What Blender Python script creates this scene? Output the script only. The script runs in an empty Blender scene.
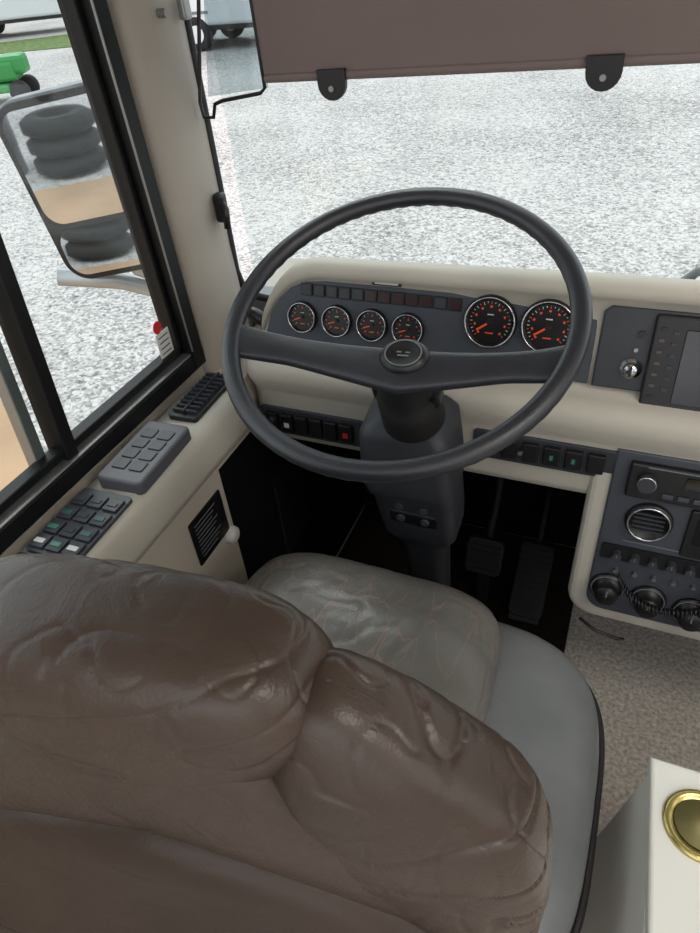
import bpy, bmesh, math, random
from mathutils import Vector, Matrix, noise
random.seed(4)
V=Vector
I4=Matrix.Identity(4)
# ---------------------------------------------------------------- materials
def lin(c):
    c=c/255.0
    return c/12.92 if c<=0.04045 else ((c+0.055)/1.055)**2.4
def rgb(t): return (lin(t[0]),lin(t[1]),lin(t[2]),1)
def mat(name,col,rough=0.5,metal=0.0,var=0.0,vscale=8,bump=0.0,bscale=200,bdist=0.002,spec=0.5,emit=0,coat=0):
    m=bpy.data.materials.new(name); m.use_nodes=True
    nt=m.node_tree; b=nt.nodes['Principled BSDF']
    b.inputs['Base Color'].default_value=rgb(col); b.inputs['Roughness'].default_value=rough
    b.inputs['Metallic'].default_value=metal; b.inputs['Specular IOR Level'].default_value=spec
    if coat: b.inputs['Coat Weight'].default_value=coat
    if emit:
        b.inputs['Emission Color'].default_value=rgb(col); b.inputs['Emission Strength'].default_value=emit
    tc=nt.nodes.new('ShaderNodeTexCoord')
    if var>0:
        n=nt.nodes.new('ShaderNodeTexNoise'); n.inputs['Scale'].default_value=vscale; n.inputs['Detail'].default_value=5
        nt.links.new(tc.outputs['Object'],n.inputs['Vector'])
        r=nt.nodes.new('ShaderNodeValToRGB')
        c=rgb(col)
        r.color_ramp.elements[0].position=.3; r.color_ramp.elements[1].position=.7
        r.color_ramp.elements[0].color=tuple(x*(1-var) for x in c[:3])+(1,)
        r.color_ramp.elements[1].color=tuple(min(1,x*(1+var)) for x in c[:3])+(1,)
        nt.links.new(n.outputs['Fac'],r.inputs['Fac']); nt.links.new(r.outputs['Color'],b.inputs['Base Color'])
    if bump>0:
        n2=nt.nodes.new('ShaderNodeTexNoise'); n2.inputs['Scale'].default_value=bscale; n2.inputs['Detail'].default_value=3
        nt.links.new(tc.outputs['Object'],n2.inputs['Vector'])
        bp=nt.nodes.new('ShaderNodeBump'); bp.inputs['Strength'].default_value=bump; bp.inputs['Distance'].default_value=bdist
        nt.links.new(n2.outputs['Fac'],bp.inputs['Height']); nt.links.new(bp.outputs['Normal'],b.inputs['Normal'])
    return m
def gravel_mat(name,dark,light,scale):
    m=bpy.data.materials.new(name); m.use_nodes=True; nt=m.node_tree; b=nt.nodes['Principled BSDF']
    b.inputs['Roughness'].default_value=.95; b.inputs['Specular IOR Level'].default_value=.1
    tc=nt.nodes.new('ShaderNodeTexCoord')
    vo=nt.nodes.new('ShaderNodeTexVoronoi'); vo.inputs['Scale'].default_value=scale
    n=nt.nodes.new('ShaderNodeTexNoise'); n.inputs['Scale'].default_value=.5; n.inputs['Detail'].default_value=6
    n3=nt.nodes.new('ShaderNodeTexNoise'); n3.inputs['Scale'].default_value=scale*.30; n3.inputs['Detail'].default_value=6; n3.inputs['Roughness'].default_value=.65
    for x in (vo,n,n3): nt.links.new(tc.outputs['Object'],x.inputs['Vector'])
    sep=nt.nodes.new('ShaderNodeSeparateColor'); nt.links.new(vo.outputs['Color'],sep.inputs['Color'])
    a=nt.nodes.new('ShaderNodeMath'); a.operation='MULTIPLY'; a.inputs[1].default_value=.45; nt.links.new(sep.outputs[0],a.inputs[0])
    a2=nt.nodes.new('ShaderNodeMath'); a2.operation='MULTIPLY_ADD'; a2.inputs[1].default_value=.8; nt.links.new(n3.outputs['Fac'],a2.inputs[0]); nt.links.new(a.outputs[0],a2.inputs[2])
    a3=nt.nodes.new('ShaderNodeMath'); a3.operation='MULTIPLY_ADD'; a3.inputs[1].default_value=.45; nt.links.new(n.outputs['Fac'],a3.inputs[0]); nt.links.new(a2.outputs[0],a3.inputs[2])
    r=nt.nodes.new('ShaderNodeValToRGB'); r.color_ramp.elements[0].position=.45; r.color_ramp.elements[1].position=1.0
    r.color_ramp.elements[0].color=rgb(dark); r.color_ramp.elements[1].color=rgb(light)
    nt.links.new(a3.outputs[0],r.inputs['Fac']); nt.links.new(r.outputs['Color'],b.inputs['Base Color'])
    bp=nt.nodes.new('ShaderNodeBump'); bp.inputs['Strength'].default_value=.5; bp.inputs['Distance'].default_value=.012; bp.invert=True
    nt.links.new(vo.outputs['Distance'],bp.inputs['Height']); nt.links.new(bp.outputs['Normal'],b.inputs['Normal'])
    return m
def leather_mat(name,col,rough,cracks=False,spec=.5,wb=.18):
    m=bpy.data.materials.new(name); m.use_nodes=True; nt=m.node_tree; b=nt.nodes['Principled BSDF']
    b.inputs['Roughness'].default_value=rough; b.inputs['Specular IOR Level'].default_value=spec
    tc=nt.nodes.new('ShaderNodeTexCoord')
    n=nt.nodes.new('ShaderNodeTexNoise'); n.inputs['Scale'].default_value=7; n.inputs['Detail'].default_value=6
    nt.links.new(tc.outputs['Object'],n.inputs['Vector'])
    r=nt.nodes.new('ShaderNodeValToRGB'); c=rgb(col)
    r.color_ramp.elements[0].position=.3; r.color_ramp.elements[1].position=.72
    r.color_ramp.elements[0].color=tuple(x*.8 for x in c[:3])+(1,); r.color_ramp.elements[1].color=tuple(x*1.22 for x in c[:3])+(1,)
    nt.links.new(n.outputs['Fac'],r.inputs['Fac'])
    colout=r.outputs['Color']
    if cracks:
        mp=nt.nodes.new('ShaderNodeMapping'); mp.inputs['Scale'].default_value=(2.6,.7,1.0); mp.inputs['Rotation'].default_value=(0,0,.35)
        nt.links.new(tc.outputs['Object'],mp.inputs['Vector'])
        nz=nt.nodes.new('ShaderNodeTexNoise'); nz.inputs['Scale'].default_value=9; nt.links.new(mp.outputs['Vector'],nz.inputs['Vector'])
        mixv=nt.nodes.new('ShaderNodeMixRGB'); mixv.inputs['Fac'].default_value=.09
        nt.links.new(mp.outputs['Vector'],mixv.inputs['Color1']); nt.links.new(nz.outputs['Color'],mixv.inputs['Color2'])
        vo=nt.nodes.new('ShaderNodeTexVoronoi'); vo.feature='DISTANCE_TO_EDGE'; vo.inputs['Scale'].default_value=10
        nt.links.new(mixv.outputs['Color'],vo.inputs['Vector'])
        rr=nt.nodes.new('ShaderNodeValToRGB'); rr.color_ramp.elements[0].position=0; rr.color_ramp.elements[1].position=.02
        rr.color_ramp.elements[0].color=(1,1,1,1); rr.color_ramp.elements[1].color=(0,0,0,1)
        nt.links.new(vo.outputs['Distance'],rr.inputs['Fac'])
        nm=nt.nodes.new('ShaderNodeTexNoise'); nm.inputs['Scale'].default_value=4; nt.links.new(tc.outputs['Object'],nm.inputs['Vector'])
        rm=nt.nodes.new('ShaderNodeValToRGB'); rm.color_ramp.elements[0].position=.40; rm.color_ramp.elements[1].position=.52
        nt.links.new(nm.outputs['Fac'],rm.inputs['Fac'])
        mu=nt.nodes.new('ShaderNodeMath'); mu.operation='MULTIPLY'; nt.links.new(rr.outputs['Color'],mu.inputs[0]); nt.links.new(rm.outputs['Color'],mu.inputs[1])
        mu2=nt.nodes.new('ShaderNodeMath'); mu2.operation='MULTIPLY'; mu2.inputs[1].default_value=.55; nt.links.new(mu.outputs[0],mu2.inputs[0])
        mx=nt.nodes.new('ShaderNodeMixRGB'); mx.inputs['Color2'].default_value=rgb((160,120,110))
        nt.links.new(mu2.outputs[0],mx.inputs['Fac']); nt.links.new(colout,mx.inputs['Color1']); colout=mx.outputs['Color']
    nt.links.new(colout,b.inputs['Base Color'])
    v=nt.nodes.new('ShaderNodeTexVoronoi'); v.inputs['Scale'].default_value=420; nt.links.new(tc.outputs['Object'],v.inputs['Vector'])
    bp=nt.nodes.new('ShaderNodeBump'); bp.inputs['Strength'].default_value=.15; bp.inputs['Distance'].default_value=.001
    nt.links.new(v.outputs['Distance'],bp.inputs['Height'])
    w=nt.nodes.new('ShaderNodeTexNoise'); w.inputs['Scale'].default_value=24; w.inputs['Detail'].default_value=6; w.inputs['Distortion'].default_value=1.0
    nt.links.new(tc.outputs['Object'],w.inputs['Vector'])
    bp2=nt.nodes.new('ShaderNodeBump'); bp2.inputs['Strength'].default_value=wb; bp2.inputs['Distance'].default_value=.007
    nt.links.new(w.outputs['Fac'],bp2.inputs['Height']); nt.links.new(bp.outputs['Normal'],bp2.inputs['Normal'])
    nt.links.new(bp2.outputs['Normal'],b.inputs['Normal'])
    return m
def glass_mat(name,tint=(245,250,250),refl=.05):
    m=bpy.data.materials.new(name); m.use_nodes=True; nt=m.node_tree; nt.nodes.clear()
    o=nt.nodes.new('ShaderNodeOutputMaterial'); t=nt.nodes.new('ShaderNodeBsdfTransparent'); g=nt.nodes.new('ShaderNodeBsdfGlossy'); mx=nt.nodes.new('ShaderNodeMixShader')
    t.inputs['Color'].default_value=rgb(tint); g.inputs['Roughness'].default_value=.02; mx.inputs['Fac'].default_value=refl
    nt.links.new(t.outputs[0],mx.inputs[1]); nt.links.new(g.outputs[0],mx.inputs[2]); nt.links.new(mx.outputs[0],o.inputs['Surface'])
    return m
BEIGE=mat('beige_plastic',(180,174,162),.55,var=.05,vscale=5,bump=.15,bscale=350)
PILLAR=mat('pillar_vinyl',(154,146,136),.6,var=.06,vscale=4,bump=.2,bscale=250)
WALLM=mat('wall_vinyl',(172,163,150),.65,var=.06,vscale=4,bump=.2,bscale=200)
DARK=mat('dark_grey_plastic',(50,52,58),.45,var=.12,vscale=12,bump=.25,bscale=500)
SLATE=mat('slate_panel_plastic',(60,64,72),.5,var=.1,vscale=10,bump=.2,bscale=500)
BLACK=mat('black_plastic',(20,20,22),.4)
FRAMEB=mat('window_frame_black',(12,12,13),.5,spec=.3)
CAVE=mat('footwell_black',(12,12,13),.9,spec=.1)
BLKRUB=mat('black_rubber',(18,18,20),.65,bump=.3,bscale=150)
WHEELM=mat('steering_wheel_vinyl',(38,40,46),.36,var=.15,vscale=20,bump=.25,bscale=450,spec=.6)
CHROME=mat('chrome',(200,200,205),.2,1)
ALU=mat('aluminium',(150,150,148),.4,.8)
WHITE=mat('white_print',(205,205,200),.5)
ORANGE=mat('orange_needle',(225,84,38),.4)
DIAL=mat('dial_face',(16,15,16),.35)
DARKRED=mat('warning_lamp_lens',(52,28,30),.3)
GREENSW=mat('green_switch_lens',(60,120,100),.35)
TEAL=mat('teal_rocker',(52,88,90),.4)
SCREEN=mat('screen_glass',(14,15,18),.08,spec=.7)
NAV=mat('navigation_display',(30,33,40),.12,var=.25,vscale=14,spec=.6,emit=.05)
AMBER=mat('amber_button',(78,66,62),.4)
GREYPAD=mat('grey_switch_pad',(80,80,87),.5,bump=.15,bscale=400)
RED=mat('red_button',(190,40,35),.4)
LEATHB=leather_mat('brown_leather',(70,57,49),.38,spec=.5,wb=.26)
LEATHB2=leather_mat('brown_leather_shell',(60,46,38),.42,spec=.4,wb=.12)
LEATHG=leather_mat('grey_leather',(106,103,98),.30,cracks=True,wb=.24)
LEATHG2=leather_mat('grey_leather_plain',(113,115,115),.28,wb=.12)
PIPE=mat('dark_piping',(36,31,30),.5)
CARPET=mat('carpet_grey_beige',(205,197,188),.95,var=.35,vscale=120,bump=.9,bscale=350,bdist=.006,spec=.1)
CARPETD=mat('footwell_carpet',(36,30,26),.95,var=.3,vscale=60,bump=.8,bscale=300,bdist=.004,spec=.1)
SHADE=mat('shade_fabric',(112,99,96),.8,var=.06,vscale=3,bump=.2,bscale=600)
WHITEP=mat('white_laminate',(232,230,222),.35)
SIDEP=mat('console_side',(225,221,213),.5)
BRASS=mat('brass_cup',(205,188,120),.25,.9)
GRAVEL=gravel_mat('gravel',(92,89,87),(208,203,199),44)
CONC=mat('tan_concrete',(186,152,120),.9,var=.14,vscale=1.5,bump=.3,bscale=20)
GRASS=mat('grass',(100,120,62),.95,var=.45,vscale=6,bump=.8,bscale=30,bdist=.05)
BODYW=mat('white_bodywork',(220,221,222),.35)
BODYG=mat('grey_bodywork',(115,117,121),.4)
SILVER=mat('silver_bracket',(190,192,194),.35,.5)
TYRE=mat('tyre_rubber',(26,26,27),.8,bump=.4,bscale=40)
GREENP=mat('green_paint',(50,140,70),.4)
GLASS=glass_mat('window_glass')
VISG=glass_mat('tinted_visor_glass',(225,230,232),.05)
MIRR=mat('mirror_glass',(215,218,220),.02,1.0)
FILLM=mat('fill_panel_glow',(255,250,240),.5,emit=8)  # emissive face of the added overhead fill panel
# ---------------------------------------------------------------- mesh helpers
def fr(o,u,v):
    u=V(u).normalized(); v=V(v); v=(v-u*v.dot(u)).normalized(); n=u.cross(v)
    return Matrix(((u.x,v.x,n.x,o[0]),(u.y,v.y,n.y,o[1]),(u.z,v.z,n.z,o[2]),(0,0,0,1)))
def tr(x,y,z): return Matrix.Translation((x,y,z))
def empty(name):
    e=bpy.data.objects.new(name,None); bpy.context.collection.objects.link(e); e.empty_display_size=.05; return e
class B:
    def __init__(s,name,parent=None): s.name=name; s.par=parent; s.v=[]; s.f=[]; s.m=[]; s.s=[]; s.mats=[]
    def add(s,vs,fs,m,mx=I4,smooth=False):
        k=len(s.v); s.v+= [mx@V(p) for p in vs]
        if m not in s.mats: s.mats.append(m)
        mi=s.mats.index(m)
        for f in fs: s.f.append([i+k for i in f]); s.m.append(mi); s.s.append(smooth)
        return s
    def bm(s,bm,m,mx=I4,smooth=False):
        bm.verts.index_update()
        s.add([v.co.copy() for v in bm.verts],[[v.index for v in f.verts] for f in bm.faces],m,mx,smooth); bm.free(); return s
    def box(s,c,sz,m,mx=I4,bev=0,seg=2):
        bm=bmesh.new(); bmesh.ops.create_cube(bm,size=1)
        for v in bm.verts: v.co=V((v.co.x*sz[0],v.co.y*sz[1],v.co.z*sz[2]))
        if bev>0: bmesh.ops.bevel(bm,geom=bm.edges[:],offset=bev,segments=seg,profile=.5,affect='EDGES')
        for v in bm.verts: v.co+=V(c)
        return s.bm(bm,m,mx)
    def prism(s,pts,z0,z1,m,mx=I4,bev=0,seg=2,smooth=False):
        bm=bmesh.new(); a=[bm.verts.new((p[0],p[1],z0)) for p in pts]; b=[bm.verts.new((p[0],p[1],z1)) for p in pts]
        n=len(pts); bm.faces.new(a[::-1]); top=bm.faces.new(b)
        for i in range(n): bm.faces.new((a[i],a[(i+1)%n],b[(i+1)%n],b[i]))
        bmesh.ops.recalc_face_normals(bm,faces=bm.faces[:])
        if bev>0: bmesh.ops.bevel(bm,geom=list(top.edges),offset=bev,segments=seg,profile=.5,affect='EDGES')
        return s.bm(bm,m,mx,smooth)
    def lathe(s,prof,m,mx=I4,seg=32,smooth=True):
        vs=[];fs=[]
        for r,z in prof:
            for i in range(seg):
                a=2*math.pi*i/seg; vs.append((r*math.cos(a),r*math.sin(a),z))
        for j in range(len(prof)-1):
            for i in range(seg):
                k=(i+1)%seg; fs.append((j*seg+i,j*seg+k,(j+1)*seg+k,(j+1)*seg+i))
        if prof[0][0]>1e-6: fs.append(tuple(range(seg))[::-1])
        if prof[-1][0]>1e-6: fs.append(tuple((len(prof)-1)*seg+i for i in range(seg)))
        return s.add(vs,fs,m,mx,smooth)
    def cyl(s,c,r,h,m,mx=I4,seg=24,r2=None):
        r2=r if r2 is None else r2
        vs=[(c[0]+r*math.cos(2*math.pi*i/seg),c[1]+r*math.sin(2*math.pi*i/seg),c[2]) for i in range(seg)]
        vs+=[(c[0]+r2*math.cos(2*math.pi*i/seg),c[1]+r2*math.sin(2*math.pi*i/seg),c[2]+h) for i in range(seg)]
        s.add(vs,[(i,(i+1)%seg,seg+(i+1)%seg,seg+i) for i in range(seg)],m,mx,True)
        s.add(vs,[tuple(range(seg))[::-1],tuple(range(seg,2*seg))],m,mx,False); return s
    def torus(s,R,r,m,mx=I4,n=64,k=12,ov=1.0,dimple=0):
        vs=[];fs=[]
        for i in range(n):
            a=2*math.pi*i/n
            for j in range(k):
                t=2*math.pi*j/k; rr=R+r*math.cos(t)
                vs.append((rr*math.cos(a),rr*math.sin(a),r*ov*math.sin(t)+(dimple*math.sin(a*60) if math.sin(t)<0 else 0)))
        for i in range(n):
            for j in range(k):
                fs.append((i*k+j,((i+1)%n)*k+j,((i+1)%n)*k+(j+1)%k,i*k+(j+1)%k))
        return s.add(vs,fs,m,mx,True)
    def tube(s,pts,r,m,mx=I4,k=8,cyclic=False):
        pts=[V(p) for p in pts]; n=len(pts); vs=[];fs=[]; pn=None
        for i in range(n):
            a=pts[(i-1)%n] if (cyclic or i>0) else pts[i]; b=pts[(i+1)%n] if (cyclic or i<n-1) else pts[i]
            t=(b-a).normalized()
            if pn is None: pn=t.orthogonal().normalized()
            pn=(pn-t*pn.dot(t)).normalized(); q=t.cross(pn)
            for j in range(k):
                an=2*math.pi*j/k; vs.append(pts[i]+pn*(r*math.cos(an))+q*(r*math.sin(an)))
        for i in range(n if cyclic else n-1):
            for j in range(k):
                i2=(i+1)%n; fs.append((i*k+j,i2*k+j,i2*k+(j+1)%k,i*k+(j+1)%k))
        if not cyclic: fs+= [tuple(range(k))[::-1],tuple((n-1)*k+j for j in range(k))]
        return s.add(vs,fs,m,mx,True)
    def loft(s,secs,m,mx=I4,cap=True,smooth=True,closed=True):
        k=len(secs[0]); vs=[p for q in secs for p in q]; fs=[]
        for i in range(len(secs)-1):
            for j in range(k if closed else k-1): fs.append((i*k+j,i*k+(j+1)%k,(i+1)*k+(j+1)%k,(i+1)*k+j))
        s.add(vs,fs,m,mx,smooth)
        if cap: s.add(vs,[tuple(range(k))[::-1],tuple((len(secs)-1)*k+j for j in range(k))],m,mx,False)
        return s
    def sup(s,c,h,m,p=4,n=40,deform=None,mx=I4,wr=0,wsc=10,seed=0,crease=.35):
        bm=bmesh.new(); bmesh.ops.create_cube(bm,size=2); bmesh.ops.subdivide_edges(bm,edges=bm.edges[:],cuts=n,use_grid_fill=True)
        for v in bm.verts:
            a,b,d=v.co
            N=(abs(a)**p+abs(b)**p+abs(d)**p)**(1/p); q=V((a/N,b/N,d/N))
            o=V((c[0]+q.x*h[0],c[1]+q.y*h[1],c[2]+q.z*h[2]))
            if deform: o=V(deform(q,o))
            if wr:
                w=noise.noise(o*wsc+V((seed,0,0)))*wr
                cr=1-abs(noise.noise(V((o.x*wsc*1.2,o.y*wsc*1.2,o.z*wsc*3.0))+V((0,seed,3)))); w-= (cr**18)*wr*crease
                cr=1-abs(noise.noise(V((o.x*wsc*3.5,o.y*wsc*3,o.z*wsc*1.2))+V((seed,7,3)))); w-= (cr**20)*wr*crease*.6
                o+= (o-V(c)).normalized()*w
            v.co=o
        return s.bm(bm,m,mx,True)
    def done(s):
        me=bpy.data.meshes.new(s.name); me.from_pydata([tuple(v) for v in s.v],[],s.f)
        for m in s.mats: me.materials.append(m)
        me.polygons.foreach_set('material_index',s.m); me.polygons.foreach_set('use_smooth',s.s); me.update()
        bm=bmesh.new(); bm.from_mesh(me); bmesh.ops.recalc_face_normals(bm,faces=bm.faces[:]); bm.to_mesh(me); bm.free()
        o=bpy.data.objects.new(s.name,me); bpy.context.collection.objects.link(o)
        if s.par: o.parent=s.par
        return o
def rrect(w,h,r,n=6,cx=0,cy=0):
    out=[]
    for sx,sy,a0 in ((1,1,0),(-1,1,90),(-1,-1,180),(1,-1,270)):
        for i in range(n+1):
            a=math.radians(a0+90*i/n); out.append((cx+sx*(w/2-r)+r*math.cos(a),cy+sy*(h/2-r)+r*math.sin(a)))
    return out
# ================================================================= ROOM SHELL
B('floor').box((.5,-.35,-.03),(2.52,3.4,.06),CARPET).done()
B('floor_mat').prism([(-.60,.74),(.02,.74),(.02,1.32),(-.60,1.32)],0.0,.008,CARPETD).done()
w=B('wall_left')
w.box((-.74,-.35,.35),(.06,3.44,.76),WALLM)
w.box((-.74,-.6,1.75),(.06,2.94,.4),WALLM)
w.box((-.74,-1.0,1.15),(.06,1.5,.85),WALLM)
w.box((-.655,.35,.34),(.09,1.05,.64),WALLM,bev=.004)
w.box((-.66,.965,.36),(.08,.20,.72),WALLM,bev=.004)
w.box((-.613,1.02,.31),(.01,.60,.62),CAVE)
w.box((-.606,.93,.36),(.008,.12,.22),BLACK,bev=.003)
w.done()
p=B('trim_pillar')
sec=lambda z,dx:[(-.77,.872,z),(-.70+dx,.872,z),(-.688+dx,.89,z),(-.684+dx,.93,z),(-.688+dx,.985,z),(-.70+dx,1.022,z),(-.72,1.055,z),(-.77,1.06,z)]
p.loft([sec(.70,.014),sec(.75,.010),sec(.9,.002),sec(1.3,0),sec(1.95,0)],PILLAR)
p.box((-.682,.93,1.31),(.012,.018,.035),BEIGE,bev=.003); p.cyl((0,0,0),.006,.014,ALU,fr((-.684,.94,1.27),(0,1,0),(0,0,1)))
p.box((-.68,1.0,1.27),(.012,.02,.03),ALU,bev=.003)
p.box((-.675,.985,.985),(.02,.02,.05),BLACK,bev=.006)
p.tube([(-.675,.985,1.0),(-.66,.975,.985),(-.66,.97,.955)],.006,BLACK)
p.tube([(-.665,.97,.80),(-.63,.96,.80),(-.60,.955,.785)],.012,BLACK)
p.done()
g=B('trim_windshield_gasket')
g.tube([(-.702,1.03,1.72),(-.702,1.03,.85),(-.692,1.035,.80),(-.64,1.05,.785),(.0,1.065,.785),(1.2,1.06,.785),(1.65,1.04,.81),(1.66,1.04,1.72)],.008,BLKRUB,k=8)
g.done()
B('window_1').box((.48,1.075,1.26),(2.34,.006,.96),GLASS).done()
wf=B('wall_front')
wf.box((.5,1.09,.70),(2.52,.05,.16),BODYG); wf.box((.5,1.09,1.85),(2.52,.05,.22),WALLM)
wf.box((1.72,1.09,1.3),(.08,.05,.9),PILLAR)
wf.done()
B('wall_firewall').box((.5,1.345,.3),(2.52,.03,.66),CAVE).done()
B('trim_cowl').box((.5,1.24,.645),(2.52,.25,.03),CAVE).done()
wr=B('wall_right'); wr.box((1.78,-.35,.4),(.06,3.4,.8),WALLM); wr.box((1.78,-.35,1.8),(.06,3.4,.3),WALLM); wr.box((1.78,.98,1.2),(.06,.3,.9),WALLM); wr.box((1.78,-1.5,1.2),(.06,1.1,.9),WALLM); wr.done()
c=B('ceiling'); c.box((.5,.25,1.98),(2.6,1.8,.05),WHITEP); c.done()
sw=B('window_2')
def bar(y0,z0,y1,z1,wd,x0,x1,m):
    d=V((0,y1-y0,z1-z0)); L=d.length; d.normalize()
    mx=fr((x0,(y0+y1)/2,(z0+z1)/2),(1,0,0),d)
    sw.box(((x1-x0)/2,0,0),(abs(x1-x0),L,wd),m,mx,bev=.002)
bar(-.25,.762,.872,.755,.03,-.745,-.698,FRAMEB)
bar(-.25,.79,.86,.785,.014,-.735,-.712,FRAMEB)
bar(-.25,.777,.86,.773,.004,-.73,-.700,ALU)
bar(.853,.745,.829,1.56,.032,-.75,-.696,FRAMEB)
bar(.829,.78,.806,1.55,.010,-.74,-.712,FRAMEB)
bar(.838,.78,.815,1.55,.003,-.74,-.694,ALU)
bar(-.25,1.56,.87,1.56,.03,-.75,-.698,FRAMEB)
bar(.530,.77,.586,1.55,.022,-.742,-.706,FRAMEB)
bar(.495,.77,.552,1.55,.018,-.752,-.730,ALU)
bar(-.24,.75,-.24,1.56,.03,-.75,-.698,FRAMEB)
sw.box((-.722,.33,1.17),(.004,1.12,.78),GLASS)
sw.cyl((0,0,0),.011,.001,RED,fr((-.7195,.793,.848),(0,1,0),(0,0,1)))
sw.box((-.7192,.80,.815),(.001,.036,.045),WHITE)
for i in range(4): sw.box((-.7185,.80,.829-i*.01),(.0006,.026,.002),DARK)
sw.done()
# ================================================================= SIDE LEDGE
lp=empty('side_console')
l=B('ledge_body',lp)
prof=[(-.697,.725),(-.612,.728),(-.600,.722),(-.594,.708),(-.592,.66),(-.597,.642),(-.612,.636),(-.697,.636)]
secs=[]
for y,dz,dx in [(-.2,0,0),(.80,0,0),(.83,-.004,0),(.848,-.016,-.004),(.857,-.03,-.008)]:
    secs.append([(x+dx*(1 if x>-.69 else 0),y,z+dz*(1 if z>.65 else 0)) for x,z in prof])
l.loft(secs,BEIGE); l.done()
v=B('air_vent',lp); mv=fr((-.650,.778,.729),(1,.03,0),(-.03,1,0))
v.prism(rrect(.056,.140,.006),-.002,.007,BLACK,mv,bev=.002)
for i in range(10):
    for sx in(-1,1): v.box((sx*.0125,-.056+i*.0125,.009),(.020,.004,.008),DARK,mv)
v.box((0,0,.011),(.003,.124,.008),DARK,mv); v.done()
q=B('switch_pad',lp); mq=fr((-.642,.602,.728),(1,.05,0),(-.05,1,0))
q.prism(rrect(.080,.148,.010),-.002,.020,GREYPAD,mq,bev=.005,seg=3)
for i in range(2):
    for j in range(4):
        q.prism(rrect(.024,.022,.003,cx=-.015+i*.030,cy=-.038+j*.026),.0195,.0222,DARK,mq,bev=.001)
q.done()
r=B('switch_panel',lp)
ms=fr((-.648,.452,.728),(1,.03,0),(0,1,0))
r.prism(rrect(.088,.130,.006),-.002,.004,SLATE,ms,bev=.001)
for i,(x,y,c) in enumerate([(-.028,.040,SLATE),(.0,.040,DARK),(.028,.040,DARK),(-.028,.010,TEAL),(0,.010,DARK),(.028,.010,TEAL),(-.028,-.020,GREENSW),(0,-.020,DARK),(.028,-.020,TEAL),(-.028,-.048,WHITE),(0,-.048,GREENSW),(.028,-.048,WHITE)]):
    r.box((x,y,.0055),(.024,.024,.006),DARK,ms,bev=.001); r.box((x,y-.001,.009),(.016,.008,.002),c,ms,bev=.0008)
r.done()
r=B('lower_switch_panel',lp); ms=fr((-.650,.325,.728),(1,0,0),(0,1,0)); r.prism(rrect(.085,.11,.006),-.002,.004,SLATE,ms)
for i in range(3):
    for j in range(3): r.box((-.027+i*.027,-.03+j*.03,.006),(.02,.022,.008),DARK,ms,bev=.001)
r.done()
t=B('label_plate',lp); mt=fr((-.6095,.655,.538),(0,1,0),(0,0,1))
t.prism(rrect(.100,.100,.004),0,.002,BLACK,mt)
for i in range(9): t.box((-.005-(i%3)*.004,.036-i*.009,.0023),(.065-(i%3)*.008,.0014,.0006),BODYG,mt)
t.lathe([(0,.012),(.012,.012),(.016,.009),(.018,.0),(.018,-.001)],WHITE,fr((-.609,.705,.472),(0,1,0),(0,0,1)),seg=24)
t.done()
# ================================================================= DASHBOARD
D=empty('dashboard')
d=B('dash_shell',D)
def ztop(x):
    if x<-.62: return .78
    if x<-.46:
        t=(x+.62)/.16; return .775+.147*(1-(1-t)**2.8)
    return .922+.012*min(1,(x+.46)/.5)
secs=[]
xs=[-.622,-.618,-.61,-.60,-.585,-.57,-.55,-.53,-.50,-.48,-.46,-.4,-.2,0,.2,.4,.6,.8,1.0]
for x in xs:
    T=ztop(x); e=.02 if x<-.615 else (.008 if x<-.605 else 0)
    yy=lambda y:y+e
    zf=max(.772,T-.030)
    yb=1.03
    secs.append([(x,yb,.60),(x,yb,.775),(x,1.005,max(.775,T-.07)),(x,.99,max(.776,T-.03)),(x,.975,max(.777,T-.008)),(x,yy(.962),T),(x,yy(.945),T-.001),(x,yy(.935),T-.009),(x,yy(.934),zf+.005),(x,yy(.944),zf),
      (x,yy(.916),.772),(x,yy(.885),.768),(x,yy(.868),.760),(x,yy(.860),.745),(x,yy(.862),.725),(x,yy(.874),.700),(x,yy(.878),.69),(x,yy(.878),.60),(x,yy(.882),.585),(x,yy(.895),.575),(x,1.0,.575)])
d.loft(secs,BEIGE); d.done()
vdir=(0,.032,.117)
mf=fr((0,.9165,.776),(1,0,0),vdir)
ip=B('instrument_panel',D)
out=[(-.03,0),(-.03,.121)]
out+=[(-.47,.115),(-.505,.111),(-.535,.098),(-.557,.078),(-.575,.05),(-.590,.0)]
ip.prism(out,-.002,.005,SLATE,mf,bev=.002)
def gauge(b,x,y,r,big=False):
    m=mf@tr(x,y,.005)
    b.lathe([(0,.002),(r*.84,.002),(r*.87,.007),(r*.93,.0095),(r*.99,.008),(r*1.02,0)],BLACK,m,seg=40)
    b.torus(r*.93,r*.035,CHROME,m@tr(0,0,.009),n=40,k=6)
    b.cyl((0,0,.0022),r*.83,.0008,DIAL,m,seg=40)
    n=25 if big else 13
    for i in range(n):
        a=math.radians(225-270*i/(n-1)); L=r*(.10 if i%2==0 else .06)
        mm=m@Matrix.Rotation(a,4,'Z'); b.box((r*.77-L/2,0,.0034),(L,r*.022,.0005),WHITE if i%3 else ORANGE,mm)
        if i%3==0: b.box((r*.58,0,.0034),(r*.07,r*.09,.0005),ORANGE,m@Matrix.Rotation(a,4,'Z'))
    a=math.radians(215 if big else 200); b.box((r*.26,0,.0052),(r*.66,r*.075,.0008),ORANGE,m@Matrix.Rotation(a,4,'Z'))
    b.cyl((0,0,.003),r*.12,.003,BLACK,m,seg=16)
    b.box((0,-r*.42,.0034),(r*.3,r*.05,.0005),ORANGE,m); b.box((0,r*.28,.0034),(r*.24,r*.04,.0005),WHITE,m)
for x in (-.511,-.446,-.382,-.319): gauge(ip,x,.051,.0270)
gauge(ip,-.187,.078,.041,True); gauge(ip,-.099,.080,.041,True)
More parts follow.
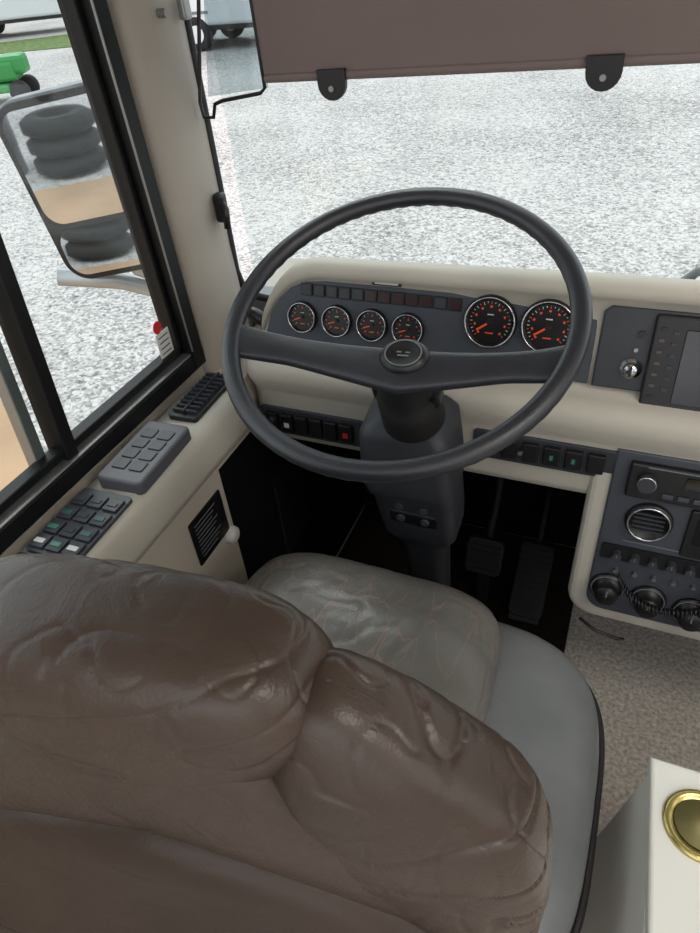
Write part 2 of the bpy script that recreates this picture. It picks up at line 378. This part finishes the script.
for i in range(12):
    x=-.503+i*.0235
    ip.box((x,.099,.005),(.021,.020,.006),BLACK,mf,bev=.001); ip.box((x,.099,.0085),(.017,.015,.001),DARKRED if i>4 and i!=10 else DARK,mf)
ip.box((-.36,.121,.004),(.05,.008,.006),BLACK,mf,bev=.001); ip.box((-.36,.121,.0075),(.04,.0035,.001),WHITE,mf)
ip.done()
rp=B('accessory_panel',D)
mr=fr((0,.9165,.776),(1,0,0),vdir)
rp.prism([(-.024,.0),(.95,.0),(.95,.121),(-.014,.121),(-.024,.112)],-.002,.012,DARK,mr,bev=.003)
mk=mr@tr(.026,.034,.012)
rp.lathe([(0,.016),(.008,.016),(.010,.012),(.011,.004),(.0155,.003),(.016,0)],CHROME,mk,seg=24); rp.box((0,0,.019),(.004,.014,.008),BLACK,mk,bev=.001)
rp.cyl((.032,.085,.012),.005,.004,BLACK,mr); rp.cyl((.028,.062,.012),.003,.004,ALU,mr)
rp.prism(rrect(.36,.150,.006,cx=.226,cy=.042),.012,.022,BLACK,mr,bev=.003)
rp.prism(rrect(.27,.108,.003,cx=.222,cy=.046),.021,.0235,NAV,mr,bev=.001)
for i in range(7): rp.box((.058,.098-i*.0165,.0225),(.008,.005,.002),BLACK if i in(0,6) else AMBER,mr,bev=.0008)
for i in range(6): rp.box((.075,.094-i*.0165,.0225),(.008,.005,.002),DARK,mr,bev=.0005)
rp.box((.2,.107,.0225),(.14,.003,.001),BODYG,mr)
rp.done()
ls=B('rocker_switch_panels',D)
ml=fr((0,.8785,.60),(1,0,0),(0,0,1))
ls.prism(rrect(.215,.060,.008,cx=-.497,cy=.030),-.002,.005,DARK,ml,bev=.002)
for i,(x,c) in enumerate([(-.575,BLACK),(-.545,SLATE),(-.515,DARK),(-.485,DARK),(-.455,DARK),(-.425,RED)]):
    ls.box((x,.030,.008),(.024,.040,.010),BLACK,ml,bev=.002)
    if i in(1,5): ls.box((x,.028,.0135),(.010,.010,.002),WHITE if i<2 else RED,ml)
ls.cyl((-.58,.03,.005),.009,.014,CHROME,ml)
ls.prism(rrect(.245,.056,.008,cx=-.070,cy=.058),-.002,.005,DARK,ml,bev=.002)
for i in range(6):
    x=-.165+i*.034
    ls.box((x,.060,.008),(.026,.036,.010),BLACK,ml,bev=.002)
    if i in(3,4): ls.box((x,.060,.0135),(.005,.009,.002),GREENSW,ml)
ls.cyl((-.112,.060,.013),.004,.003,ALU,ml)
ls.done()
rc=B('radio_console',D)
mc=fr((.0,.835,.335),(1,0,0),(0,.045,.36))
def cut(x0,x1,y0,y1,r):
    pts=[(x1,y0),(x1,y1),(x0,y1)]
    for i in range(9):
        a=math.radians(180+90*i/8); pts.append((x0+r+r*math.cos(a),y0+r+r*math.sin(a)))
    return pts
rc.prism(cut(.0,.70,.0,.40,.05),-.16,.0,BEIGE,mc,bev=.012,seg=3)
rc.prism(cut(.032,.66,.03,.36,.03),-.002,.006,SLATE,mc,bev=.003)
rc.prism(rrect(.22,.062,.004,cx=.165,cy=.315),.006,.016,BLACK,mc,bev=.003)
rc.prism(rrect(.10,.022,.002,cx=.185,cy=.325),.016,.018,SCREEN,mc)
rc.cyl((.082,.318,.016),.013,.014,DARK,mc); rc.torus(.013,.0015,CHROME,mc@tr(.082,.318,.028),n=24,k=6)
rc.box((.17,.343,.017),(.18,.0015,.001),BODYG,mc)
for i in range(6): rc.box((.115+i*.022,.298,.018),(.016,.008,.004),SLATE,mc,bev=.001)
mg=mc@tr(.10,.238,.006)
rc.lathe([(0,.002),(.026,.002),(.029,.008),(.033,.010),(.036,.004),(.036,0)],BLACK,mg,seg=36); rc.torus(.031,.0018,CHROME,mg@tr(0,0,.010),n=36,k=6)
for i in range(5): rc.box((0,-.016+i*.008,.005),(.046,.003,.004),DARK,mg)
rc.prism(rrect(.10,.09,.004,cx=.205,cy=.232),.006,.012,BLACK,mc,bev=.002); rc.prism(rrect(.075,.05,.002,cx=.205,cy=.240),.012,.014,SCREEN,mc)
rc.prism(rrect(.25,.030,.004,cx=.165,cy=.165),.006,.010,BLACK,mc)
for i in range(7):
    rc.cyl((.065+i*.028,.165,.010),.0075,.014,DARK,mc,seg=16); rc.box((.065+i*.028,.168,.0245),(.0012,.007,.001),BODYG,mc)
rc.box((.17,.192,.0075),(.2,.0015,.001),BODYG,mc)
for x,y in ((.063,.085),(.130,.078),(.198,.072)):
    m=mc@tr(x,y,.006); rc.lathe([(0,.030),(.017,.030),(.020,.024),(.021,.006),(.029,.005),(.030,0)],BLACK,m,seg=32)
    rc.box((0,.008,.031),(.002,.012,.001),BODYG,m); rc.torus(.026,.0010,BODYG,m@tr(0,0,.006),n=32,k=5)
for i in range(5): rc.cyl((.07+i*.03,.128,.006),.004,.008,ALU,mc,seg=12)
rc.done()
cb=B('coiled_cord',D)
pts=[]
base=[mc@V((.075,.13,.03)),mc@V((.10,.095,.055)),mc@V((.15,.085,.06)),mc@V((.20,.11,.05)),mc@V((.24,.13,.035))]
def bez(P,t):
    P=list(P)
    while len(P)>1: P=[P[i].lerp(P[i+1],t) for i in range(len(P)-1)]
    return P[0]
N=420
for i in range(N):
    t=i/(N-1); a=t*2*math.pi*30; p0=bez(base,t); pts.append(p0+V((0,math.cos(a)*.006,math.sin(a)*.006)))
cb.tube(pts,.0016,BLACK,k=5)
cb.box((.245,.13,.035),(.05,.07,.03),BLACK,mc,bev=.008)
cb.tube([mc@V((.03,-.01,0)),mc@V((.06,-.03,0)),mc@V((.10,-.028,.01)),mc@V((.11,-.035,0))],.003,BLACK)
cb.done()
# ================================================================= STEERING WHEEL
S=empty('steering_wheel')
tau=math.radians(22); rot=math.radians(4.0)
ux=V((1,0,0)); vx=V((0,math.cos(tau),math.sin(tau)))
u_=ux*math.cos(rot)+vx*math.sin(rot); v_=-ux*math.sin(rot)+vx*math.cos(rot)
WC=(-.271,.740,.946)
mw=fr(WC,u_,v_)
R=.2285
rim=B('rim',S); rim.torus(R,.0130,WHEELM,mw,n=240,k=16,ov=.95,dimple=.0008); rim.done()
sp=B('spoke',S)
secs=[]
VO=-.054; HX=.019
xe=math.sqrt(R*R-VO*VO)
for i in range(49):
    t=-1+2*i/48; x=t*(xe+.002); a=abs((x-HX)/((xe-HX) if x>HX else (xe+HX)))
    zc=-.025*(1-min(1,a)**2.4)-.001
    top=VO+.021+.008*(a**5)
    bot=VO-(.021+.026*max(0,1-a*1.5)**1.2+.006*a**5)
    th=.011-.003*a
    pts=[]
    for k in range(16):
        an=2*math.pi*k/16; cy=(top+bot)/2; hy=(top-bot)/2
        cc=math.cos(an); ss=math.sin(an)
        pts.append((x,cy+hy*math.copysign(abs(cc)**.6,cc),zc+th*math.copysign(abs(ss)**.8,ss)))
    secs.append(pts)
sp.loft(secs,WHEELM,mw)
hm=mw@tr(HX,VO+.004,-.012)@Matrix.Diagonal((1.05,.90,1,1))
sp.lathe([(0,.002),(.018,.002),(.021,.005),(.025,.004),(.029,.000),(.032,-.005),(.032,-.01)],BLACK,hm,seg=40)
sp.torus(.0225,.0010,BODYG,hm@tr(0,0,.0048),n=40,k=6)
for dx,dy,w_ in((-.006,.003,.006),(.005,.003,.006),(0,-.003,.014)): sp.box((dx,dy,.0024),(w_,.0022,.0008),BODYG,hm)
sp.done()
hb=B('column_boot',S)
mh=fr((WC[0],WC[1],WC[2]),(1,0,0),vx)@tr(.009,-.036,.012)
hb.lathe([(.024,-.040),(.028,-.066),(.036,-.080),(.033,-.09),(.039,-.096),(.035,-.104),(.042,-.11),(.038,-.118),(.046,-.125),(.048,-.19),(.03,-.20)],BLKRUB,mh,seg=32)
hb.tube([mh@V((-.02,0,-.11)),mh@V((-.06,-.002,-.095)),mh@V((-.10,-.004,-.08))],.006,BLACK); hb.tube([mh@V((-.07,-.002,-.09)),mh@V((-.115,-.004,-.076))],.010,BLACK)
hb.box((.0,0,-.125),(.10,.03,.03),BLACK,mh,bev=.006)
hb.done()
col=B('column_shroud',S)
secs=[]
for (x,y,z,wd,dp) in [(-.278,.802,.765,.085,.07),(-.278,.799,.755,.120,.09),(-.278,.799,.74,.142,.105),(-.278,.805,.69,.150,.11),(-.278,.815,.63,.156,.11),(-.277,.82,.605,.152,.105),(-.275,.825,.593,.142,.10),(-.272,.84,.52,.140,.095),(-.272,.852,.475,.136,.09),(-.272,.86,.45,.115,.08),(-.274,.868,.43,.085,.075),(-.275,.90,.25,.075,.075),(-.278,.93,.02,.075,.075)]:
    secs.append([(px,py,z+ (py-y)*.25) for px,py in rrect(wd,dp,.02,cx=x,cy=y)])
col.loft(secs,DARK)
mcp=fr((-.272,.786,.553),(1,0,0),(0,-.20,1))
col.prism(rrect(.088,.072,.006),-.006,.004,BLACK,mcp,bev=.002)
for sx in(-1,1):
    for sy in(-1,1): col.cyl((sx*.022,sy*.017,.004),.0075,.004,SLATE,mcp,seg=20)
col.box((.0,-.0,.0045),(.08,.002,.001),SLATE,mcp)
col.lathe([(.055,0),(.055,.01),(.045,.03)],BLKRUB,fr((-.278,.93,.012),(1,0,0),(0,1,0)))
col.done()
pd=B('accelerator_pedal'); ma=fr((-.085,1.03,.035),(1,0,0),(0,.15,.105))
pd.prism(rrect(.08,.18,.015,cy=.09),0,.018,BLKRUB,ma,bev=.004)
for i in range(10): pd.box((0,.018+i*.0160,.019),(.070,.006,.004),BLKRUB,ma)
pd.box((0,.0,-.012),(.07,.02,.025),BLACK,ma); pd.tube([ma@V((0,.17,0)),ma@V((0,.22,.02)),(-.085,1.31,.30)],.007,BLKRUB)
pd.done()
pb=B('brake_pedal'); mb=fr((-.195,1.05,.13),(1,0,0),(0,.05,.11))
pb.prism(rrect(.085,.09,.015,cy=.05),0,.016,BLKRUB,mb,bev=.004)
for i in range(5): pb.box((0,.018+i*.0145,.017),(.074,.006,.004),BLKRUB,mb)
pb.tube([mb@V((0,.05,0)),(-.195,1.18,.24),(-.195,1.26,.42),(-.195,1.31,.58)],.009,BLKRUB)
pb.box((-.195,1.075,.075),(.025,.02,.134),BLKRUB)
pb.done()
# ================================================================= SEAT
SE=empty('driver_seat')
xc=-.29
def sm(t): t=max(0,min(1,t)); return t*t*(3-2*t)
RB=tr(xc,.2,0)@Matrix.Rotation(math.radians(8),4,'Z')@tr(-xc,-.2,0)
def wing(sgn,name,seed):
    def dW(q,o):
        ax=abs(o.x-xc)
        top=.985-.115*sm((ax-.12)/.20)
        z=.42+(top-.42)*((q.z+1)/2)
        y=o.y+.03*(.95-z)
        f=math.sin(ax*60+z*34)*.5+math.sin(ax*31-z*55+1.3)*.5
        y+= -.0020*f*(1 if q.y<0 else -.5)
        return (o.x if sgn>0 else xc-(ax*.9+.0),y,z+.0015*f)
    b=B(name,SE); b.sup((xc+sgn*.210,.188,.7),(.113,.062,.28),LEATHB,p=3.4,n=90,deform=dW,mx=RB,wr=.0035,wsc=8,seed=seed,crease=1.1); b.done()
wing(1,'backrest_wing_outboard',1); wing(-1,'backrest_wing_inboard',3)
def dH(q,o):
    k=1-.20*sm((.96-o.z)/.09)*sm(.5-q.y)
    return (xc+(o.x-xc)*k,o.y-.008*(1-abs(q.x)**2)*(1 if q.y<0 else 0),o.z-.010*(q.x**4))
b=B('backrest_head_pillow',SE); b.sup((xc-.004,.192,.920),(.159,.058,.087),LEATHB,p=3.7,n=100,deform=dH,mx=RB,wr=.003,wsc=8,seed=5,crease=.7); b.done()
def dR(q,o):
    z=o.z; t=(.935-z)/(.235); hw=.120+.155*sm(t)
    return (xc+q.x*hw*(1 if q.x>0 else .93),o.y+.035*(.93-z),z)
b=B('backrest_rear_panel',SE); b.sup((xc,.184,.742),(.2,.062,.198),LEATHB,p=4.6,n=100,deform=dR,mx=RB,wr=.0028,wsc=8,seed=9,crease=.4); b.done()
b=B('backrest_core',SE); b.box((xc,.205,.62),(.46,.06,.44),LEATHB2,mx=RB,bev=.02); b.done()
def dL(q,o):
    dx=(o.x-xc); z=o.z-(.50 if q.z>0 else 0)*abs(dx)**1.6*1.6
    y=o.y+.03*(.8-z)
    if q.y<0: y-= .055*sm((.74-z)/.22)
    return (xc+dx*(1 if dx>0 else .97),y,z)
b=B('backrest_lower_shell',SE); b.sup((xc,.168,.600),(.290,.066,.195),LEATHB2,p=5,n=80,deform=dL,mx=RB,wr=.002,wsc=8,seed=12)
b.done()
def dC(q,o):
    z=o.z
    if q.z>0: z+= .010*math.cos((o.x+.30)*7)+ .004*math.sin(o.y*26+o.x*4)*sm((.68-o.y)/.1) -.014*sm((o.y-.66)/.09)
    return (o.x,o.y,z)
b=B('cushion',SE); b.sup((-.30,.475,.432),(.226,.239,.070),LEATHG,p=5,n=80,deform=dC,wr=.0035,wsc=11,seed=20,crease=.7)
ring=[]
for i in range(120):
    a=2*math.pi*i/120; cc=math.cos(a); ss=math.sin(a); N=(abs(cc)**5+abs(ss)**5)**(1/5); ring.append((-.30+cc/N*.229,.475+ss/N*.242,.430))
b.tube(ring,.005,PIPE,cyclic=True); b.done()
b=B('seat_base_pad',SE)
def dB(q,o): return (o.x,o.y,o.z+(.008*math.cos((o.x-.0)*14) if q.z>0 else 0))
b.sup((-.2475,.445,.388),(.334,.268,.065),LEATHG2,p=3.8,n=70,deform=dB,wr=.002,wsc=8,seed=30)
ring=[]
for i in range(160):
    a=2*math.pi*i/160; cc=math.cos(a); ss=math.sin(a); N=(abs(cc)**3.8+abs(ss)**3.8)**(1/3.8); ring.append((-.2475+cc/N*.338,.445+ss/N*.272,.388))
b.tube(ring,.006,PIPE,cyclic=True); b.done()
b=B('pedestal',SE); b.box((-.27,.42,.17),(.38,.36,.34),BLACK,bev=.015); b.box((-.27,.42,.325),(.50,.44,.02),DARK,bev=.004); b.box((-.27,.42,.012),(.46,.42,.024),DARK,bev=.004); b.done()
# ================================================================= CUP CONSOLE
cc_=B('cup_holder_console')
def crect(x0,x1,y0,y1,z): return [(x0,y0,z),(x1,y0,z),(x1,y1,z),(x0,y1,z)]
cc_.loft([crect(.098,.56,.14,.53,0.0),crect(.146,.55,.20,.503,.470)],SIDEP,smooth=False)
cc_.prism([(.152,.19),(.56,.19),(.56,.508),(.139,.508)],.470,.490,WHITEP,bev=.005,seg=3)
mcu=tr(.198,.438,.490)
cc_.lathe([(.0,.0005),(.030,.0005),(.034,.004),(.038,.0055),(.042,.004),(.043,0)],BRASS,mcu,seg=40)
cc_.lathe([(.0,.0012),(.026,.0012),(.030,.0035)],mat('cup_liner',(150,140,90),.5),mcu,seg=40)
cc_.done()
# ================================================================= SHADE, VISOR
sh=B('windshield_shade')
msd=fr((-.57,1.0,1.171),(1,0,.024),(0,0,1))
sh.box((1.06,.30,0),(2.10,.60,.012),SHADE,msd,bev=.003); sh.box((1.06,.006,.002),(2.10,.012,.018),SHADE,msd,bev=.005)
for x in(.124,.494,1.1,1.7):
    m=msd@tr(x,.003,.012)
    pts=[(-.022,.012),(-.022,-.006)]+[(.022*math.cos(a),-.006+.022*math.sin(a)) for a in [math.pi+math.pi*i/10 for i in range(1,10)]]+[(.022,-.006),(.022,.012)]
    sh.prism(pts,-.004,.004,BLACK,m,bev=.001); sh.cyl((0,-.012,.004),.004,.003,ALU,m,seg=16)
sh.done()
vi=B('side_sun_visor')
path=[(-.655,1.0,1.5),(-.652,1.0,1.28),(-.682,.995,1.145),(-.680,.995,1.124),(-.662,.995,1.124),(-.655,.995,1.143),(-.640,.995,1.148),(-.57,.995,1.158),(-.561,.995,1.165),(-.566,1.0,1.28),(-.566,1.0,1.5)]
vi.tube(path,.003,BLACK,k=8)
vi.prism([(-.654,1.5),(-.651,1.28),(-.676,1.15),(-.566,1.162),(-.568,1.28),(-.568,1.5)],0,.003,VISG,fr((0,1.015,0),(1,0,0),(0,0,1)))
vi.done()
# ================================================================= EXTERIOR
B('ground').box((0,0,-1.05),(240,240,.1),GRAVEL).done()
cp=B('ground_concrete_apron'); cp.prism([(-3.95,2.59),(-2.9,1.94),(-.85,.67),(-.85,-6.0),(-14,-6.0),(-14,8.8)],-1.0,-.985,CONC); cp.done()
gs=B('ground_grass_strip')
def blob(path,w):
    a=[];b_=[]
    for i,(x,y) in enumerate(path):
        k=w*(1+.3*math.sin(i*2.1)); a.append((x-k*.6,y+k*.7)); b_.append((x+k*.6,y-k*.7))
    gs.prism(a+b_[::-1],-1.0,-.98,GRASS)
blob([(-32,14.5),(-28,16),(-24,17.8),(-20,19.8),(-17.5,21.2),(-16,22.5)],2.0)
gs.done()
def trailer(name,ox,oy,ang,L,W,H,col=BODYW,wheels=2):
    m=tr(ox,oy,-1.0)@Matrix.Rotation(ang,4,'Z'); b=B(name)
    b.box((0,0,.55+H/2),(L,W,H),col,m,bev=.08); b.box((0,0,.5),(L*.98,W*.9,.12),BLACK,m)
    for k in range(wheels):
        for s_ in(-1,1):
            mm=m@fr((-L*.1+k*.85,s_*W*.47,.38),(1,0,0),(0,0,1)); b.lathe([(.0,-.12),(.32,-.12),(.38,-.08),(.38,.08),(.32,.12),(.2,.12),(.18,.08),(0,.08)],TYRE,mm,seg=28); b.cyl((0,0,-.13),.2,.26,BODYW,mm)
            b.box((-L*.1+k*.85,s_*W*.5,.84),(.8,.05,.06),BODYG,m)
    b.box((0,-W/2-.01,1.3),(L*.95,.02,.10),BODYG,m); b.box((L*.2,-W/2-.012,1.8),(1.0,.03,.6),BLACK,m,bev=.05)
    b.tube([m@V((L/2,0,.5)),m@V((L/2+1.2,0,.5))],.06,BLACK); b.tube([m@V((L/2+1.0,0,.5)),m@V((L/2+1.0,0,0.0))],.04,BODYG)
    b.done()
trailer('cargo_trailer',-24.2,22.2,math.radians(32),7,2.4,2.2)
trailer('travel_trailer',-11.9,18.4,math.radians(8),6,2.4,2.4)
trailer('travel_trailer.001',-5.5,24.0,math.radians(-70),7,2.4,2.4)
gt=B('garden_tractor'); m=tr(-12.9,11.5,-1.0)@Matrix.Rotation(.5,4,'Z')@Matrix.Scale(1.0,4)
gt.box((0,0,.55),(1.3,.6,.35),GREENP,m,bev=.06); gt.box((.6,0,.65),(.5,.5,.35),GREENP,m,bev=.08); gt.box((-.4,0,.9),(.4,.45,.12),BLACK,m,bev=.04); gt.box((-.58,0,1.1),(.08,.45,.35),BLACK,m,bev=.03)
for x,y,r_ in((-.45,.4,.3),(-.45,-.4,.3),(.65,.35,.2),(.65,-.35,.2)):
    mm=m@fr((x,y,r_),(1,0,0),(0,0,1)); gt.lathe([(0,-.1),(r_*.8,-.1),(r_,-.06),(r_,.06),(r_*.8,.1),(0,.1)],TYRE,mm,seg=24)
gt.tube([m@V((.2,0,.7)),m@V((.0,0,1.05))],.02,BLACK); gt.torus(.16,.015,BLACK,m@tr(-.02,0,1.06)@Matrix.Rotation(.4,4,'Y'),n=24,k=6)
gt.box((.1,0,.28),(.8,1.0,.14),GREENP,m,bev=.04); gt.done()
ts=B('tyre_stack')
for i in range(3):
    ts.lathe([(.20,-.1),(.34,-.1),(.42,-.05),(.42,.05),(.34,.1),(.20,.1),(.20,-.1)],TYRE,tr(-1.38,-6.6,-.885+i*.21),seg=32)
ts.done()
tc_=B('oil_drum'); tc_.lathe([(0,0),(.28,0),(.29,.02),(.28,.3),(.29,.32),(.28,.6),(.29,.85),(.27,.86),(0,.86)],BODYG,tr(-2.2,-6.9,-1),seg=32); tc_.done()
MI=empty('door_mirror')
mi=B('mirror_head',MI)
mm=fr((-1.018,1.064,.978),(.93,.36,.05),(-.06,-.045,1))
mm=mm@Matrix.Rotation(math.radians(4),4,'Z')
mi.prism(rrect(.274,.358,.055,n=8),-.035,.0,BODYG,mm,bev=.004); mi.prism(rrect(.266,.350,.050,n=8),-.001,.006,BLACK,mm,bev=.002)
mi.prism(rrect(.242,.213,.036,n=8,cy=.055),.005,.0075,MIRR,mm); mi.prism(rrect(.238,.098,.036,n=8),.0,.0035,MIRR,mm@tr(0,-.112,.007)@Matrix.Rotation(math.radians(-4.0),4,'X'))
mi.done()
ar=B('mirror_arm',MI)
ar.tube([(-.86,1.24,.66),(-.93,1.19,.72),(-1.02,1.12,.79),(-1.04,1.10,.84)],.018,SILVER)
ar.tube([(-.84,1.27,.61),(-.92,1.20,.68),(-1.06,1.10,.765),(-1.16,1.02,.80)],.020,SILVER,k=6)
ar.done()
wi=B('windshield_wiper'); wi.tube([(.045,1.16,.80),(.10,1.15,.865),(.30,1.14,.96),(.55,1.14,1.03)],.008,BODYG); wi.tube([(.12,1.135,.845),(.75,1.13,.97)],.005,BODYG); wi.cyl((0,0,0),.02,.16,BODYG,tr(.045,1.16,.655)); wi.done()
# ================================================================= LIGHT
wd=bpy.data.worlds.new('sky'); bpy.context.scene.world=wd; wd.use_nodes=True
nt=wd.node_tree; bg=nt.nodes['Background']
tcw=nt.nodes.new('ShaderNodeTexCoord'); sx=nt.nodes.new('ShaderNodeSeparateXYZ'); rp_=nt.nodes.new('ShaderNodeValToRGB')
nt.links.new(tcw.outputs['Generated'],sx.inputs[0]); nt.links.new(sx.outputs['Z'],rp_.inputs['Fac']); nt.links.new(rp_.outputs['Color'],bg.inputs['Color'])
rp_.color_ramp.elements[0].position=0; rp_.color_ramp.elements[0].color=(1,.99,.98,1); rp_.color_ramp.elements[1].position=.6; rp_.color_ramp.elements[1].color=(.90,.94,1,1)
bg.inputs['Strength'].default_value=1.75
sd=bpy.data.lights.new('sun','SUN'); sd.energy=1.3; sd.angle=.35; sd.color=(1,.96,.9); so=bpy.data.objects.new('sun',sd); bpy.context.collection.objects.link(so)
so.rotation_euler=(V((-.5,.55,.9))).to_track_quat('Z','Y').to_euler()
cl=B('cabin_fill_panel'); cl.prism(rrect(.9,.6,.03),-.03,0,WHITEP,tr(.95,.15,1.955)); cl.prism(rrect(.84,.54,.02),-.034,-.029,FILLM,tr(.95,.15,1.955)); cl.done()  # unseen glowing panel, added overhead to brighten carpet, console and seat
# ================================================================= CAMERA
yaw,P,roll=map(math.radians,(26,39.5,6))
F=V((-math.sin(yaw),math.cos(yaw),0)); Rr=V((math.cos(yaw),math.sin(yaw),0)); Z=V((0,0,1))
dd=F*math.cos(P)-Z*math.sin(P); uu=F*math.sin(P)+Z*math.cos(P)
r2=Rr*math.cos(roll)-uu*math.sin(roll); u2=Rr*math.sin(roll)+uu*math.cos(roll)
cd=bpy.data.cameras.new('camera'); cd.sensor_fit='VERTICAL'; cd.sensor_height=24; cd.lens=24*660/933; cd.clip_start=.01; cd.clip_end=500
co=bpy.data.objects.new('camera',cd); bpy.context.collection.objects.link(co)
m3=Matrix((r2,u2,-dd)).transposed(); co.matrix_world=Matrix.Translation((0,0,1.35))@m3.to_4x4()
bpy.context.scene.camera=co
bpy.context.scene.view_settings.view_transform='Standard'
